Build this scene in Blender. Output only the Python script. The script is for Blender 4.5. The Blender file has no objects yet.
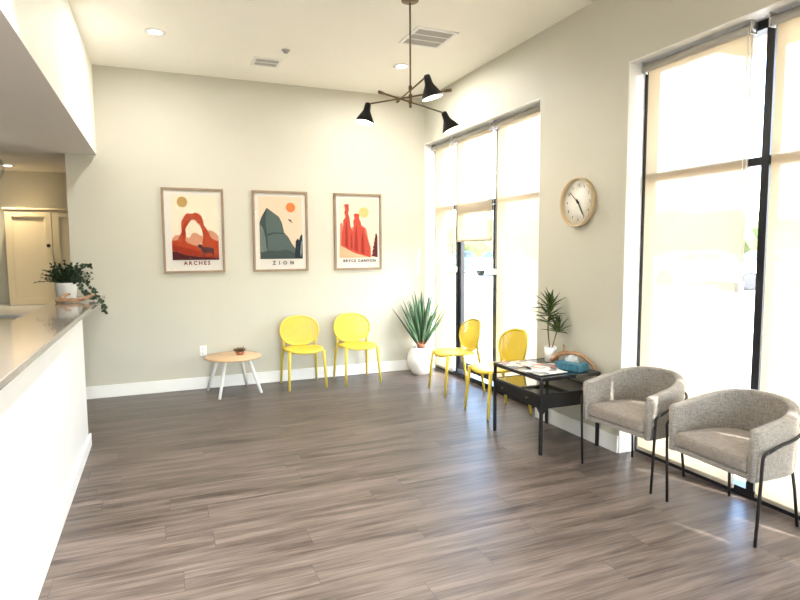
import bpy, bmesh, math, random
from mathutils import Vector, Matrix, Euler, noise
PI = math.pi
random.seed(7)
sc = bpy.context.scene
COL = sc.collection
CAMH = 1.55
D = 6.787; R = 3.165; H = 3.448; HS = 2.545; HB = 2.62

# ------------------------------------------------------------------ materials
def new_mat(name):
    m = bpy.data.materials.new(name); m.use_nodes = True
    nt = m.node_tree
    return m, nt, nt.nodes['Principled BSDF'], nt.nodes['Material Output']

def pmat(name, col, rough=.5, metal=0, coat=0, var=0, scale=8, bump=0, bscale=40, spec=.5, stretch=None, emit=None, estr=0):
    m, nt, b, out = new_mat(name)
    b.inputs['Base Color'].default_value = (*col, 1)
    b.inputs['Roughness'].default_value = rough
    b.inputs['Metallic'].default_value = metal
    b.inputs['Coat Weight'].default_value = coat
    b.inputs['Specular IOR Level'].default_value = spec
    tc = nt.nodes.new('ShaderNodeTexCoord')
    vec = tc.outputs['Object']
    if stretch:
        mp = nt.nodes.new('ShaderNodeMapping'); mp.inputs['Scale'].default_value = stretch
        nt.links.new(vec, mp.inputs['Vector']); vec = mp.outputs['Vector']
    if var:
        n = nt.nodes.new('ShaderNodeTexNoise'); n.inputs['Scale'].default_value = scale; n.inputs['Detail'].default_value = 5
        nt.links.new(vec, n.inputs['Vector'])
        r = nt.nodes.new('ShaderNodeValToRGB')
        r.color_ramp.elements[0].position = .3; r.color_ramp.elements[1].position = .7
        r.color_ramp.elements[0].color = (*[max(0, c * (1 - var)) for c in col], 1)
        r.color_ramp.elements[1].color = (*[min(1, c * (1 + var)) for c in col], 1)
        nt.links.new(n.outputs['Fac'], r.inputs['Fac']); nt.links.new(r.outputs['Color'], b.inputs['Base Color'])
    if bump:
        n2 = nt.nodes.new('ShaderNodeTexNoise'); n2.inputs['Scale'].default_value = bscale; n2.inputs['Detail'].default_value = 3
        nt.links.new(vec, n2.inputs['Vector'])
        bp = nt.nodes.new('ShaderNodeBump'); bp.inputs['Strength'].default_value = bump; bp.inputs['Distance'].default_value = .004
        nt.links.new(n2.outputs['Fac'], bp.inputs['Height']); nt.links.new(bp.outputs['Normal'], b.inputs['Normal'])
    if emit:
        b.inputs['Emission Color'].default_value = (*emit, 1); b.inputs['Emission Strength'].default_value = estr
    return m

M = {}
M['wall'] = pmat('wall_paint', (.55, .535, .455), .55, var=.015, scale=3, bump=.05, bscale=220)
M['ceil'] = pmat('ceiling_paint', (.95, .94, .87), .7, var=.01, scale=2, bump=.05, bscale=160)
M['soffit'] = pmat('shaded_soffit_paint', (.80, .77, .73), .7, bump=.05, bscale=160)  # greyer than the ceiling: shade under the soffit is put into the colour
M['white'] = pmat('white_trim_paint', (.86, .86, .84), .35, var=.01, scale=4)
M['counter_white'] = pmat('white_laminate', (.92, .93, .93), .4, var=.01, scale=3)
M['counter_top'] = pmat('taupe_quartz', (.27, .24, .21), .12, var=.08, scale=60, coat=.3)
M['desk_grey'] = pmat('grey_worktop', (.42, .43, .45), .3, var=.04, scale=40)
M['cab'] = pmat('cream_cabinet_paint', (.74, .64, .45), .4, var=.01)
M['black'] = pmat('black_metal', (.009, .009, .010), .5, metal=0, spec=.3)
M['frame_blk'] = pmat('dark_bronze_frame', (.018, .018, .022), .35, metal=.3)
M['chrome'] = pmat('brushed_steel', (.62, .62, .60), .3, metal=.9)
M['grey_metal'] = pmat('grey_tube', (.42, .40, .36), .35, metal=.5)
M['brass'] = pmat('aged_brass', (.17, .115, .065), .4, metal=.9)
M['yellow'] = pmat('yellow_polypropylene', (.70, .53, .055), .42, var=.02, scale=5)
M['shade_in'] = pmat('glowing_shade_lining', (.9, .9, .88), .5, emit=(1, .93, .82), estr=1.2)  # white lining with its own glow, standing in for bulb light on it
M['bulb'] = pmat('lit_bulb', (1, .95, .85), .4, emit=(1, .93, .8), estr=9)
M['lens'] = pmat('lit_downlight_lens', (1, .97, .9), .4, emit=(1, .95, .86), estr=9)
M['vent_dark'] = pmat('vent_shadow_grey', (.16, .16, .16), .6)
M['vent_grey'] = pmat('vent_louvre_grey', (.50, .49, .47), .5)
M['pot_white'] = pmat('white_ceramic', (.88, .88, .86), .3, coat=.3, var=.01)
M['soil'] = pmat('potting_soil', (.05, .035, .025), .95, var=.4, scale=60, bump=.6, bscale=90)
M['agave'] = pmat('agave_leaf', (.075, .15, .075), .45, var=.45, scale=7, stretch=(1, 1, .6))
M['agave_base'] = pmat('agave_leaf_base', (.33, .13, .07), .6, var=.3, scale=20)
M['leaf'] = pmat('green_leaf', (.06, .10, .02), .45, var=.45, scale=18)
M['leaf_dark'] = pmat('dark_green_leaf', (.018, .042, .016), .5, var=.5, scale=22)
M['succ'] = pmat('succulent_leaf', (.13, .085, .04), .5, var=.5, scale=60)
M['stem'] = pmat('brown_stem', (.13, .085, .04), .8, var=.3, scale=50)
M['terracotta'] = pmat('terracotta', (.46, .17, .09), .7, var=.1, scale=40)
M['driftwood'] = pmat('driftwood', (.36, .20, .10), .75, var=.45, scale=18, bump=.5, bscale=60, stretch=(1, .35, 1))
M['drift_pale'] = pmat('pale_driftwood', (.36, .22, .13), .75, var=.4, scale=22, bump=.5, bscale=60)
M['oak'] = pmat('pale_oak_top', (.66, .45, .26), .4, var=.12, scale=6, stretch=(1, 9, 1))
M['oakframe'] = pmat('oak_frame', (.27, .19, .12), .5, var=.15, scale=10, stretch=(1, 1, 1))
M['clockwood'] = pmat('beech_clock_rim', (.56, .44, .27), .45, var=.08, scale=12)
M['face'] = pmat('clock_face_white', (.80, .78, .72), .6)
M['numeral'] = pmat('numeral_grey', (.12, .12, .12), .6)
M['tissuebox'] = pmat('teal_card', (.045, .17, .24), .5, var=.35, scale=45)
M['tissue'] = pmat('white_tissue', (.9, .9, .9), .8)
M['paper'] = pmat('magazine_pages', (.8, .79, .76), .7)
M['plastic_white'] = pmat('white_plastic', (.85, .85, .83), .35)
M['black_table'] = pmat('black_table_top', (.014, .014, .016), .14, coat=.4)
M['shelf'] = pmat('glossy_smoked_shelf', (.10, .10, .10), .05, coat=1, spec=1)
M['cord'] = pmat('clear_bead_chain', (.8, .8, .78), .4)
M['sash'] = pmat('cream_hem_bar', (.5, .44, .34), .5)

def fabric(name, c1, c2, s=260):
    m, nt, b, out = new_mat(name)
    tc = nt.nodes.new('ShaderNodeTexCoord')
    outs = []
    for st in ((s, s, s * .12), (s * .12, s * .12, s)):
        mp = nt.nodes.new('ShaderNodeMapping'); mp.inputs['Scale'].default_value = st
        nt.links.new(tc.outputs['Object'], mp.inputs['Vector'])
        n = nt.nodes.new('ShaderNodeTexNoise'); n.inputs['Scale'].default_value = 1; n.inputs['Detail'].default_value = 2
        nt.links.new(mp.outputs['Vector'], n.inputs['Vector']); outs.append(n)
    mx = nt.nodes.new('ShaderNodeMath'); mx.operation = 'MULTIPLY_ADD'
    nt.links.new(outs[0].outputs['Fac'], mx.inputs[0]); mx.inputs[1].default_value = .5
    hf = nt.nodes.new('ShaderNodeMath'); hf.operation = 'MULTIPLY'; hf.inputs[1].default_value = .5
    nt.links.new(outs[1].outputs['Fac'], hf.inputs[0]); nt.links.new(hf.outputs[0], mx.inputs[2])
    r = nt.nodes.new('ShaderNodeValToRGB')
    r.color_ramp.elements[0].position = .36; r.color_ramp.elements[1].position = .64
    r.color_ramp.elements[0].color = (*c1, 1); r.color_ramp.elements[1].color = (*c2, 1)
    nt.links.new(mx.outputs[0], r.inputs['Fac']); nt.links.new(r.outputs['Color'], b.inputs['Base Color'])
    bp = nt.nodes.new('ShaderNodeBump'); bp.inputs['Strength'].default_value = .35; bp.inputs['Distance'].default_value = .002
    nt.links.new(mx.outputs[0], bp.inputs['Height']); nt.links.new(bp.outputs['Normal'], b.inputs['Normal'])
    b.inputs['Roughness'].default_value = .9; b.inputs['Sheen Weight'].default_value = .2
    return m
M['tweed'] = fabric('grey_beige_tweed', (.155, .138, .118), (.33, .30, .265))
M['cushion'] = fabric('seat_cushion_tweed', (.155, .13, .108), (.26, .225, .19))

def floor_mat():
    m, nt, b, out = new_mat('grey_oak_vinyl_plank')
    N = nt.nodes.new; L = nt.links.new
    tc = N('ShaderNodeTexCoord')
    br = N('ShaderNodeTexBrick'); br.offset = 0; br.offset_frequency = 2; br.squash = 1
    br.inputs['Scale'].default_value = 1; br.inputs['Brick Width'].default_value = 1.22; br.inputs['Row Height'].default_value = .18
    br.inputs['Mortar Size'].default_value = .0012; br.inputs['Mortar Smooth'].default_value = .2; br.inputs['Bias'].default_value = 0
    br.inputs['Color1'].default_value = (0, 0, 0, 1); br.inputs['Color2'].default_value = (1, 1, 1, 1); br.inputs['Mortar'].default_value = (.2, .2, .2, 1)
    # every row of planks starts at its own random offset
    sx = N('ShaderNodeSeparateXYZ'); L(tc.outputs['Object'], sx.inputs[0])
    dv = N('ShaderNodeMath'); dv.operation = 'DIVIDE'; L(sx.outputs['Y'], dv.inputs[0]); dv.inputs[1].default_value = .18
    fl = N('ShaderNodeMath'); fl.operation = 'FLOOR'; L(dv.outputs[0], fl.inputs[0])
    wn = N('ShaderNodeTexWhiteNoise'); wn.noise_dimensions = '1D'; L(fl.outputs[0], wn.inputs['W'])
    ox = N('ShaderNodeMath'); ox.operation = 'MULTIPLY_ADD'; L(wn.outputs['Value'], ox.inputs[0]); ox.inputs[1].default_value = 1.22; L(sx.outputs['X'], ox.inputs[2])
    cb = N('ShaderNodeCombineXYZ'); L(ox.outputs[0], cb.inputs['X']); L(sx.outputs['Y'], cb.inputs['Y'])
    L(cb.outputs[0], br.inputs['Vector'])
    # per-plank offset of the grain
    add = N('ShaderNodeVectorMath'); add.operation = 'MULTIPLY_ADD'
    L(br.outputs['Color'], add.inputs[0]); add.inputs[1].default_value = (13, 7, 5); L(tc.outputs['Object'], add.inputs[2])
    mp = N('ShaderNodeMapping'); mp.inputs['Scale'].default_value = (1.5, 19, 1); L(add.outputs[0], mp.inputs['Vector'])
    g = N('ShaderNodeTexNoise'); g.inputs['Scale'].default_value = 1; g.inputs['Detail'].default_value = 6; g.inputs['Distortion'].default_value = .6
    L(mp.outputs['Vector'], g.inputs['Vector'])
    mp2 = N('ShaderNodeMapping'); mp2.inputs['Scale'].default_value = (5, 120, 1); L(add.outputs[0], mp2.inputs['Vector'])
    g2 = N('ShaderNodeTexNoise'); g2.inputs['Scale'].default_value = 1; g2.inputs['Detail'].default_value = 4
    L(mp2.outputs['Vector'], g2.inputs['Vector'])
    a = N('ShaderNodeMath'); a.operation = 'MULTIPLY_ADD'; L(g.outputs['Fac'], a.inputs[0]); a.inputs[1].default_value = .62
    b2 = N('ShaderNodeMath'); b2.operation = 'MULTIPLY'; L(g2.outputs['Fac'], b2.inputs[0]); b2.inputs[1].default_value = .32
    L(b2.outputs[0], a.inputs[2])
    c = N('ShaderNodeMath'); c.operation = 'MULTIPLY_ADD'; L(br.outputs['Color'], c.inputs[0]); c.inputs[1].default_value = .07; L(a.outputs[0], c.inputs[2])
    r = N('ShaderNodeValToRGB')
    e = r.color_ramp.elements
    e[0].position = .36; e[0].color = (.040, .029, .024, 1)
    e[1].position = .66; e[1].color = (.168, .134, .116, 1)
    k = r.color_ramp.elements.new(.48); k.color = (.092, .071, .060, 1)
    L(c.outputs[0], r.inputs['Fac'])
    mx = N('ShaderNodeMixRGB'); mx.blend_type = 'MULTIPLY'; mx.inputs['Color2'].default_value = (.45, .42, .4, 1)
    L(br.outputs['Fac'], mx.inputs['Fac']); L(r.outputs['Color'], mx.inputs['Color1'])
    L(mx.outputs['Color'], b.inputs['Base Color'])
    rr = N('ShaderNodeMapRange'); rr.inputs['To Min'].default_value = .30; rr.inputs['To Max'].default_value = .46
    L(g.outputs['Fac'], rr.inputs['Value']); L(rr.outputs[0], b.inputs['Roughness']); b.inputs['Specular IOR Level'].default_value = .38
    bp = N('ShaderNodeBump'); bp.inputs['Strength'].default_value = .12; bp.inputs['Distance'].default_value = .002
    L(c.outputs[0], bp.inputs['Height']); L(bp.outputs['Normal'], b.inputs['Normal'])
    return m
M['floor'] = floor_mat()

def blind_mat():
    m, nt, b, out = new_mat('cream_screen_fabric')
    nt.nodes.remove(b); N = nt.nodes.new; L = nt.links.new
    tr = N('ShaderNodeBsdfTransparent'); tr.inputs['Color'].default_value = (1, .99, .96, 1)
    tl = N('ShaderNodeBsdfTranslucent'); tl.inputs['Color'].default_value = (.55, .44, .29, 1)
    df = N('ShaderNodeBsdfDiffuse'); df.inputs['Color'].default_value = (.74, .66, .54, 1)
    m1 = N('ShaderNodeMixShader'); m1.inputs[0].default_value = .45; L(tl.outputs[0], m1.inputs[1]); L(df.outputs[0], m1.inputs[2])
    m2 = N('ShaderNodeMixShader'); m2.inputs[0].default_value = .20; L(m1.outputs[0], m2.inputs[1]); L(tr.outputs[0], m2.inputs[2])
    # faint weave so the openness varies
    tc = N('ShaderNodeTexCoord'); n = N('ShaderNodeTexNoise'); n.inputs['Scale'].default_value = 6
    L(tc.outputs['Object'], n.inputs['Vector'])
    mr = N('ShaderNodeMapRange'); mr.inputs['To Min'].default_value = .23; mr.inputs['To Max'].default_value = .26
    L(n.outputs['Fac'], mr.inputs['Value']); L(mr.outputs[0], m2.inputs[0])
    L(m2.outputs[0], out.inputs['Surface'])
    return m
M['blind'] = blind_mat()

def glass_mat(name, tint, refl):
    m, nt, b, out = new_mat(name)
    nt.nodes.remove(b); N = nt.nodes.new; L = nt.links.new
    tr = N('ShaderNodeBsdfTransparent'); tr.inputs['Color'].default_value = (*tint, 1)
    gl = N('ShaderNodeBsdfGlossy'); gl.inputs['Roughness'].default_value = .03
    lw = N('ShaderNodeLayerWeight'); lw.inputs['Blend'].default_value = .5
    pw = N('ShaderNodeMath'); pw.operation = 'POWER'; L(lw.outputs['Facing'], pw.inputs[0]); pw.inputs[1].default_value = 5
    fr = N('ShaderNodeMath'); fr.operation = 'MULTIPLY_ADD'; L(pw.outputs[0], fr.inputs[0]); fr.inputs[1].default_value = .9; fr.inputs[2].default_value = refl
    mx = N('ShaderNodeMixShader'); L(fr.outputs[0], mx.inputs[0]); L(tr.outputs[0], mx.inputs[1]); L(gl.outputs[0], mx.inputs[2])
    L(mx.outputs[0], out.inputs['Surface'])
    return m
M['glass'] = glass_mat('window_glass', (.94, .97, .98), .035)
M['glazing'] = glass_mat('picture_glazing', (.99, .99, .99), .001)
M['globe'] = glass_mat('clear_glass_globe', (.96, .96, .95), .10)
# outdoors
M['asphalt'] = pmat('pale_concrete_ground', (.30, .28, .25), .9, var=.12, scale=.6)
M['tree'] = pmat('sunlit_tree_foliage', (.10, .12, .03), .8, var=.5, scale=1.2)
M['stucco'] = pmat('peach_stucco', (.62, .42, .27), .85, bump=.3, bscale=80)
M['car_white'] = pmat('white_car_paint', (.75, .76, .78), .25, coat=.8)
M['car_silver'] = pmat('silver_car_paint', (.40, .42, .45), .3, metal=.6, coat=.8)
M['car_blue'] = pmat('blue_car_paint', (.03, .30, .48), .3, coat=.8)
M['car_glass'] = pmat('dark_car_glass', (.03, .04, .05), .08)
M['tyre'] = pmat('tyre_rubber', (.03, .03, .03), .8)
M['tail'] = pmat('red_tail_lamp', (.5, .02, .02), .3)

# ------------------------------------------------------------------ mesh helpers
def nb(): return bmesh.new()

def box(bm, x0, x1, y0, y1, z0, z1, mi=0, bev=0, seg=2):
    r = bmesh.ops.create_cube(bm, size=1)
    vs = r['verts']
    for v in vs:
        v.co = Vector(((x0 + x1) / 2 + v.co.x * (x1 - x0), (y0 + y1) / 2 + v.co.y * (y1 - y0), (z0 + z1) / 2 + v.co.z * (z1 - z0)))
    fs = list({f for v in vs for f in v.link_faces})
    for f in fs: f.material_index = mi
    if bev:
        es = list({e for v in vs for e in v.link_edges})
        bmesh.ops.bevel(bm, geom=es, offset=bev, segments=seg, profile=.5, affect='EDGES', material=-1)

def frames(pts, closed=False):
    n = len(pts); T = []
    for i in range(n):
        if closed: t = pts[(i + 1) % n] - pts[i - 1]
        else: t = pts[min(i + 1, n - 1)] - pts[max(i - 1, 0)]
        T.append(t.normalized())
    up = Vector((0, 0, 1)) if abs(T[0].z) < .9 else Vector((1, 0, 0))
    nrm = (up - T[0] * up.dot(T[0])).normalized(); out = []
    for i in range(n):
        nrm = (nrm - T[i] * nrm.dot(T[i])).normalized()
        out.append((T[i], nrm, T[i].cross(nrm)))
    return out

def tube(bm, pts, r, seg=10, closed=False, mi=0, smooth=True, flat=1.0):
    pts = [Vector(p) for p in pts]; n = len(pts)
    rr = r if isinstance(r, (list, tuple)) else [r] * n
    fr = frames(pts, closed); rings = []
    for i, p in enumerate(pts):
        t, a, b = fr[i]
        rings.append([bm.verts.new(p + (a * math.cos(2 * PI * k / seg) + b * math.sin(2 * PI * k / seg) * flat) * rr[i]) for k in range(seg)])
    m = n if closed else n - 1
    for i in range(m):
        A, B = rings[i], rings[(i + 1) % n]
        for k in range(seg):
            f = bm.faces.new((A[k], A[(k + 1) % seg], B[(k + 1) % seg], B[k])); f.smooth = smooth; f.material_index = mi
    if not closed:
        f = bm.faces.new(rings[0][::-1]); f.material_index = mi
        f = bm.faces.new(rings[-1]); f.material_index = mi

def lathe(bm, prof, seg=32, c=(0, 0, 0), mi=0, axis=None, smooth=True):
    """prof: (r, z) list; axis: a matrix applied afterwards"""
    rings = []
    for r, z in prof:
        if r < 1e-5: rings.append([bm.verts.new((0, 0, z))])
        else: rings.append([bm.verts.new((r * math.cos(2 * PI * k / seg), r * math.sin(2 * PI * k / seg), z)) for k in range(seg)])
    for A, B in zip(rings, rings[1:]):
        for k in range(seg):
            k2 = (k + 1) % seg
            if len(A) == 1 and len(B) == 1: continue
            if len(A) == 1: f = bm.faces.new((A[0], B[k2], B[k]))
            elif len(B) == 1: f = bm.faces.new((A[k], A[k2], B[0]))
            else: f = bm.faces.new((A[k], A[k2], B[k2], B[k]))
            f.smooth = smooth; f.material_index = mi
    mt = Matrix.Translation(c) @ (axis if axis else Matrix())
    for ring in rings:
        for v in ring: v.co = mt @ v.co

def cyl(bm, p0, p1, r, seg=16, mi=0): tube(bm, [p0, p1], r, seg, mi=mi)

def prism(bm, poly, z0, z1, mi=0, bev=0, seg=2):
    """poly: list of (x,y), extruded z0..z1"""
    lo = [bm.verts.new((x, y, z0)) for x, y in poly]; hi = [bm.verts.new((x, y, z1)) for x, y in poly]
    n = len(poly); fs = [bm.faces.new(lo[::-1]), bm.faces.new(hi)]
    for i in range(n): fs.append(bm.faces.new((lo[i], lo[(i + 1) % n], hi[(i + 1) % n], hi[i])))
    for f in fs: f.material_index = mi
    if bev:
        es = [e for f in fs[:2] for e in f.edges]
        bmesh.ops.bevel(bm, geom=list(set(es)), offset=bev, segments=seg, profile=.5, affect='EDGES', material=-1)

def obj(name, bm, mats, parent=None, loc=(0, 0, 0), smooth=False, rot=None, recalc=True):
    if recalc: bmesh.ops.recalc_face_normals(bm, faces=bm.faces)
    me = bpy.data.meshes.new(name); bm.to_mesh(me); bm.free()
    if not isinstance(mats, (list, tuple)): mats = [mats]
    for m in mats: me.materials.append(m)
    if smooth:
        me.polygons.foreach_set('use_smooth', [True] * len(me.polygons))
    o = bpy.data.objects.new(name, me); COL.objects.link(o)
    o.location = loc
    if rot: o.rotation_euler = rot
    if parent: o.parent = parent
    return o

def tag(o, label, cat, group=None, kind=None):
    o['label'] = label; o['category'] = cat
    if group: o['group'] = group
    if kind: o['kind'] = kind
    return o

def thing(name, label, cat, loc=(0, 0, 0), rotz=0, group=None):
    o = bpy.data.objects.new(name, None); COL.objects.link(o)
    o.empty_display_size = .1
    o.location = loc; o.rotation_euler = (0, 0, rotz)
    return tag(o, label, cat, group)

def struct(name, bm, mats, parent=None, **k):
    o = obj(name, bm, mats, parent, **k)
    if not parent: o['kind'] = 'structure'
    return o

def dup(root, loc, rotz, label):
    def cp(o, par):
        c = o.copy(); COL.objects.link(c); c.parent = par
        for ch in o.children: cp(ch, c)
        return c
    r = cp(root, None); r.location = loc; r.rotation_euler = (0, 0, rotz); r['label'] = label
    return r

def text_into(bm, s, size, mtx, mi=0, spacing=1.0, align='CENTER'):
    cu = bpy.data.curves.new('lettering', 'FONT'); cu.body = s; cu.size = size; cu.align_x = align; cu.align_y = 'CENTER'
    cu.space_character = spacing; cu.resolution_u = 2; cu.offset = size * .028
    o = bpy.data.objects.new('lettering', cu); COL.objects.link(o)
    dg = bpy.context.evaluated_depsgraph_get(); dg.update()
    me = bpy.data.meshes.new_from_object(o.evaluated_get(dg))
    vs = [bm.verts.new(mtx @ v.co) for v in me.vertices]
    for p in me.polygons:
        try:
            f = bm.faces.new([vs[i] for i in p.vertices]); f.material_index = mi
        except ValueError: pass
    bpy.data.objects.remove(o); bpy.data.curves.remove(cu); bpy.data.meshes.remove(me)

# ------------------------------------------------------------------ the room
YB = -4.2     # rear wall behind the camera
XL = -4.2
bm = nb(); box(bm, XL - .2, R + .3, YB - .2, 9.4, -.1, 0)
struct('floor', bm, M['floor'])
bm = nb(); box(bm, -.565, R + .3, YB - .2, D + .15, H, H + .15)
struct('ceiling', bm, M['ceil'])
# dropped soffit over the reception counter
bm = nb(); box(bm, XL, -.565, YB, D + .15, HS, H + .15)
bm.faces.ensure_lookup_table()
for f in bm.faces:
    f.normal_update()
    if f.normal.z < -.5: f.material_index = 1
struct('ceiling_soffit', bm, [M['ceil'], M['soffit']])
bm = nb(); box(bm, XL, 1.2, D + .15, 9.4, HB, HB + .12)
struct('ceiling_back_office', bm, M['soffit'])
bm = nb(); box(bm, -.85, R + .3, D, D + .15, 0, H); struct('wall_back', bm, M['wall'])
bm = nb(); box(bm, XL - .15, XL, YB - .15, 9.4, 0, H); struct('wall_left', bm, M['wall'])
bm = nb(); box(bm, XL, 1.2, 9.1, 9.25, 0, HB); box(bm, 1.05, 1.2, D + .15, 9.1, 0, HB); struct('wall_back_office', bm, M['wall'])
# right wall: two openings (far window to the corner, near window), head at ZH
ZH = 2.885; T = .30
F0, F1 = 4.357, D
N0, N1 = -.455, 3.312
bm = nb()
box(bm, R, R + T, YB, N0, 0, ZH); box(bm, R, R + T, N1, F0, 0, ZH); box(bm, R, R + T, YB - .15, D, ZH, H)
struct('wall_right', bm, M['wall'])
for nm, y0, y1 in (('lit_trim_1', F0, F1), ('lit_trim_2', N0, N1)):  # white reveal lining; its white also stands in for outside light on it
    bm = nb(); x0, x1 = R + .001, R + .15; q = .006
    box(bm, x0, x1, y0, y0 + q, 0, ZH - q); box(bm, x0, x1, y1 - q, y1, 0, ZH - q); box(bm, x0, x1, y0, y1, ZH - q, ZH)
    struct(nm, bm, M['white'])
# wall behind the camera
bm = nb()
box(bm, XL, -.5, YB - .15, YB, 0, H); box(bm, 2.95, R, YB - .15, YB, 0, H); box(bm, -.5, 2.95, YB - .15, YB, 2.88, H)
struct('wall_rear', bm, M['wall'])
# baseboards
def baseboard(name, x0, x1, y0, y1):
    bm = nb(); box(bm, x0, x1, y0, y1, 0, .132, bev=.004); struct(name, bm, M['white'])
baseboard('baseboard_back', -.85, R, D - .016, D)
baseboard('baseboard_right', R - .016, R, N1, F0)
baseboard('baseboard_rear_corner', R - .016, R, YB, N0)

# storefront windows ----------------------------------------------------------
FX0, FX1 = R + .15, R + .25
def storefront(name, y0, y1, mull, door=None):
    root = bpy.data.objects.new(name, None); COL.objects.link(root); root['kind'] = 'structure'
    root.location = (R + .2, y0, 0)
    def P(nm, bm, m): 
        for v in bm.verts: v.co -= root.location
        return obj(nm, bm, m, root)
    bm = nb()
    w = .05
    box(bm, FX0, FX1, y0, y0 + w * .8, 0, ZH, bev=.002); box(bm, FX0, FX1, y1 - w * .8, y1, 0, ZH, bev=.002)
    box(bm, FX0, FX1, y0 + w * .8, y1 - w * .8, ZH - .06, ZH); box(bm, FX0, FX1, y0 + w * .8, y1 - w * .8, 0, .055)
    P('window_frame', bm, M['frame_blk'])
    for y in mull:
        bm = nb(); box(bm, FX0, FX1, y - .025, y + .025, .055, ZH - .06, bev=.002); P('mullion', bm, M['frame_blk'])
    ys = [y0 + w * .8] + sorted(mull) + [y1 - w * .8]
    for i in range(len(ys) - 1):
        a = ys[i] + (.025 if i else 0); b = ys[i + 1] - (.025 if i < len(ys) - 2 else 0)
        bm = nb(); box(bm, FX0 + .005, FX1 - .005, a, b, 2.04, 2.09, bev=.002); P('transom_bar', bm, M['frame_blk'])
        bm = nb()
        box(bm, R + .198, R + .202, a, b, .055, 2.04); box(bm, R + .198, R + .202, a, b, 2.09, ZH - .06)
        P('glass_pane', bm, M['glass'])
    return root
w1 = storefront('window_1', F0, F1, [5.31, 6.20])
w2 = storefront('window_2', N0, N1, [2.367, 1.425, .485])
# glass door leaf in the middle bay of the far window
bm = nb()
dy0, dy1 = 5.345, 6.165
box(bm, R + .165, R + .195, dy0, dy0 + .05, .10, 2.03); box(bm, R + .165, R + .195, dy1 - .05, dy1, .10, 2.03)
box(bm, R + .165, R + .195, dy0 + .05, dy1 - .05, .10, .20); box(bm, R + .165, R + .195, dy0 + .05, dy1 - .05, 1.97, 2.03)
d = struct('door_1', bm, M['frame_blk'])
# unseen rear storefront, added to light the back wall and counter
root = bpy.data.objects.new('window_rear_added', None); COL.objects.link(root); root['kind'] = 'structure'; root.location = (-.5, YB - .08, 0)
bm = nb()
for x in (0, 1.13, 2.27, 3.40): box(bm, x, x + .05, -.05, .05, 0, 2.88)
box(bm, .05, 3.40, -.045, .045, 2.82, 2.88); box(bm, .05, 3.40, -.045, .045, 0, .09)
obj('window_frame', bm, M['frame_blk'], root)
bm = nb(); box(bm, .05, 3.40, -.002, .002, .09, 2.82); obj('glass_pane', bm, M['glass'], root)

# roller blinds ---------------------------------------------------------------
BX = R + .105
def blind(y0, y1, zb, label, chain_y):
    t = thing('roller_blind', label, 'blind', (BX, (y0 + y1) / 2, 0), 0, 'screen fabric roller blinds at the tall windows')
    a, b = y0 - (y0 + y1) / 2, y1 - (y0 + y1) / 2
    zc = ZH - .05
    bm = nb(); tube(bm, [(0, a + .012, zc), (0, b - .012, zc)], .027, 20); obj('roller_tube', bm, M['grey_metal'], t)
    bm = nb(); box(bm, .024, .0255, a + .02, b - .02, zb + .02, zc)
    obj('blind_fabric', bm, M['blind'], t)
    bm = nb(); box(bm, .016, .034, a + .02, b - .02, zb, zb + .026, bev=.004); obj('hem_bar', bm, M['sash'], t)
    for s, y in ((1, a), (-1, b)):
        bm = nb(); box(bm, -.025, .03, y if s > 0 else y - .008, y + .008 if s > 0 else y, zc - .035, ZH, bev=.002)
        lathe(bm, [(0, -.007), (.024, -.007), (.024, .007), (0, .007)], 16, (0, y + s * .006, zc), axis=Matrix.Rotation(PI / 2, 4, 'X'))
        obj('bracket', bm, M['chrome'], t)
    if chain_y is not None:
        cy = a + .02 if chain_y < 0 else b - .02
        bm = nb(); tube(bm, [(-.022, cy, zc), (-.022, cy, 1.30)], .0022, 6); tube(bm, [(.012, cy, zc), (.012, cy, 1.30)], .0022, 6)
        c = obj('bead_chain', bm, M['cord'], t)
        bm = nb(); box(bm, -.03, .02, cy - .018, cy + .018, 1.28, 1.345, bev=.008); obj('chain_clip', bm, M['plastic_white'], c)
    return t
blind(6.235, 6.755, .035, 'narrow cream roller blind lowered fully, in the room corner behind the large agave', -1)
blind(5.345, 6.175, 1.64, 'half raised cream roller blind, the only one with clear glass below it', 1)
blind(4.40, 5.285, .035, 'cream roller blind lowered fully on the far window, nearest the clock wall', 1)
blind(2.44, 3.275, .035, 'wide cream roller blind lowered fully behind the armchairs, left one of the near window', -1)
blind(1.50, 2.335, .035, 'cream roller blind cut by the right edge of the photo, behind the right armchair', None)
blind(.515, 1.395, .035, 'unseen cream roller blind added to block light, third from the clock', None)  # this blind and the next are out of view, added to block light
blind(-.41, .455, .035, 'unseen cream roller blind added to block light, farthest from the clock', None)

# ------------------------------------------------------------------ reception counter
t = thing('reception_counter', 'long white fronted reception counter with glossy taupe worktop along the left', 'counter', (-.6, 3, 0))
def loc(bm, o):
    for v in bm.verts: v.co -= Vector(o)
CO = (-.6, 3, 0)
bm = nb(); box(bm, -.70, -.577, -3.2, 5.07, 0, 1.055); loc(bm, CO); obj('counter_front', bm, M['counter_white'], t)
bm = nb(); box(bm, -.577, -.562, -3.2, 5.13, 0, .10, bev=.003); box(bm, -.70, -.577, 5.07, 5.085, 0, .10); loc(bm, CO); obj('counter_plinth', bm, M['counter_white'], t)
bm = nb(); box(bm, -.935, -.545, -3.25, D - .001, 1.055, 1.09, bev=.004); loc(bm, CO); obj('counter_top', bm, M['counter_top'], t)
bm = nb(); box(bm, -1.55, -.70, -3.2, 4.2, .72, .75); loc(bm, CO); obj('desk_shelf', bm, M['desk_grey'], t)
for y in (-3.0, .6, 4.1):
    bm = nb(); box(bm, -1.5, -.70, y, y + .03, 0, .72); loc(bm, CO); obj('desk_panel', bm, M['counter_white'], t)

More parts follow.
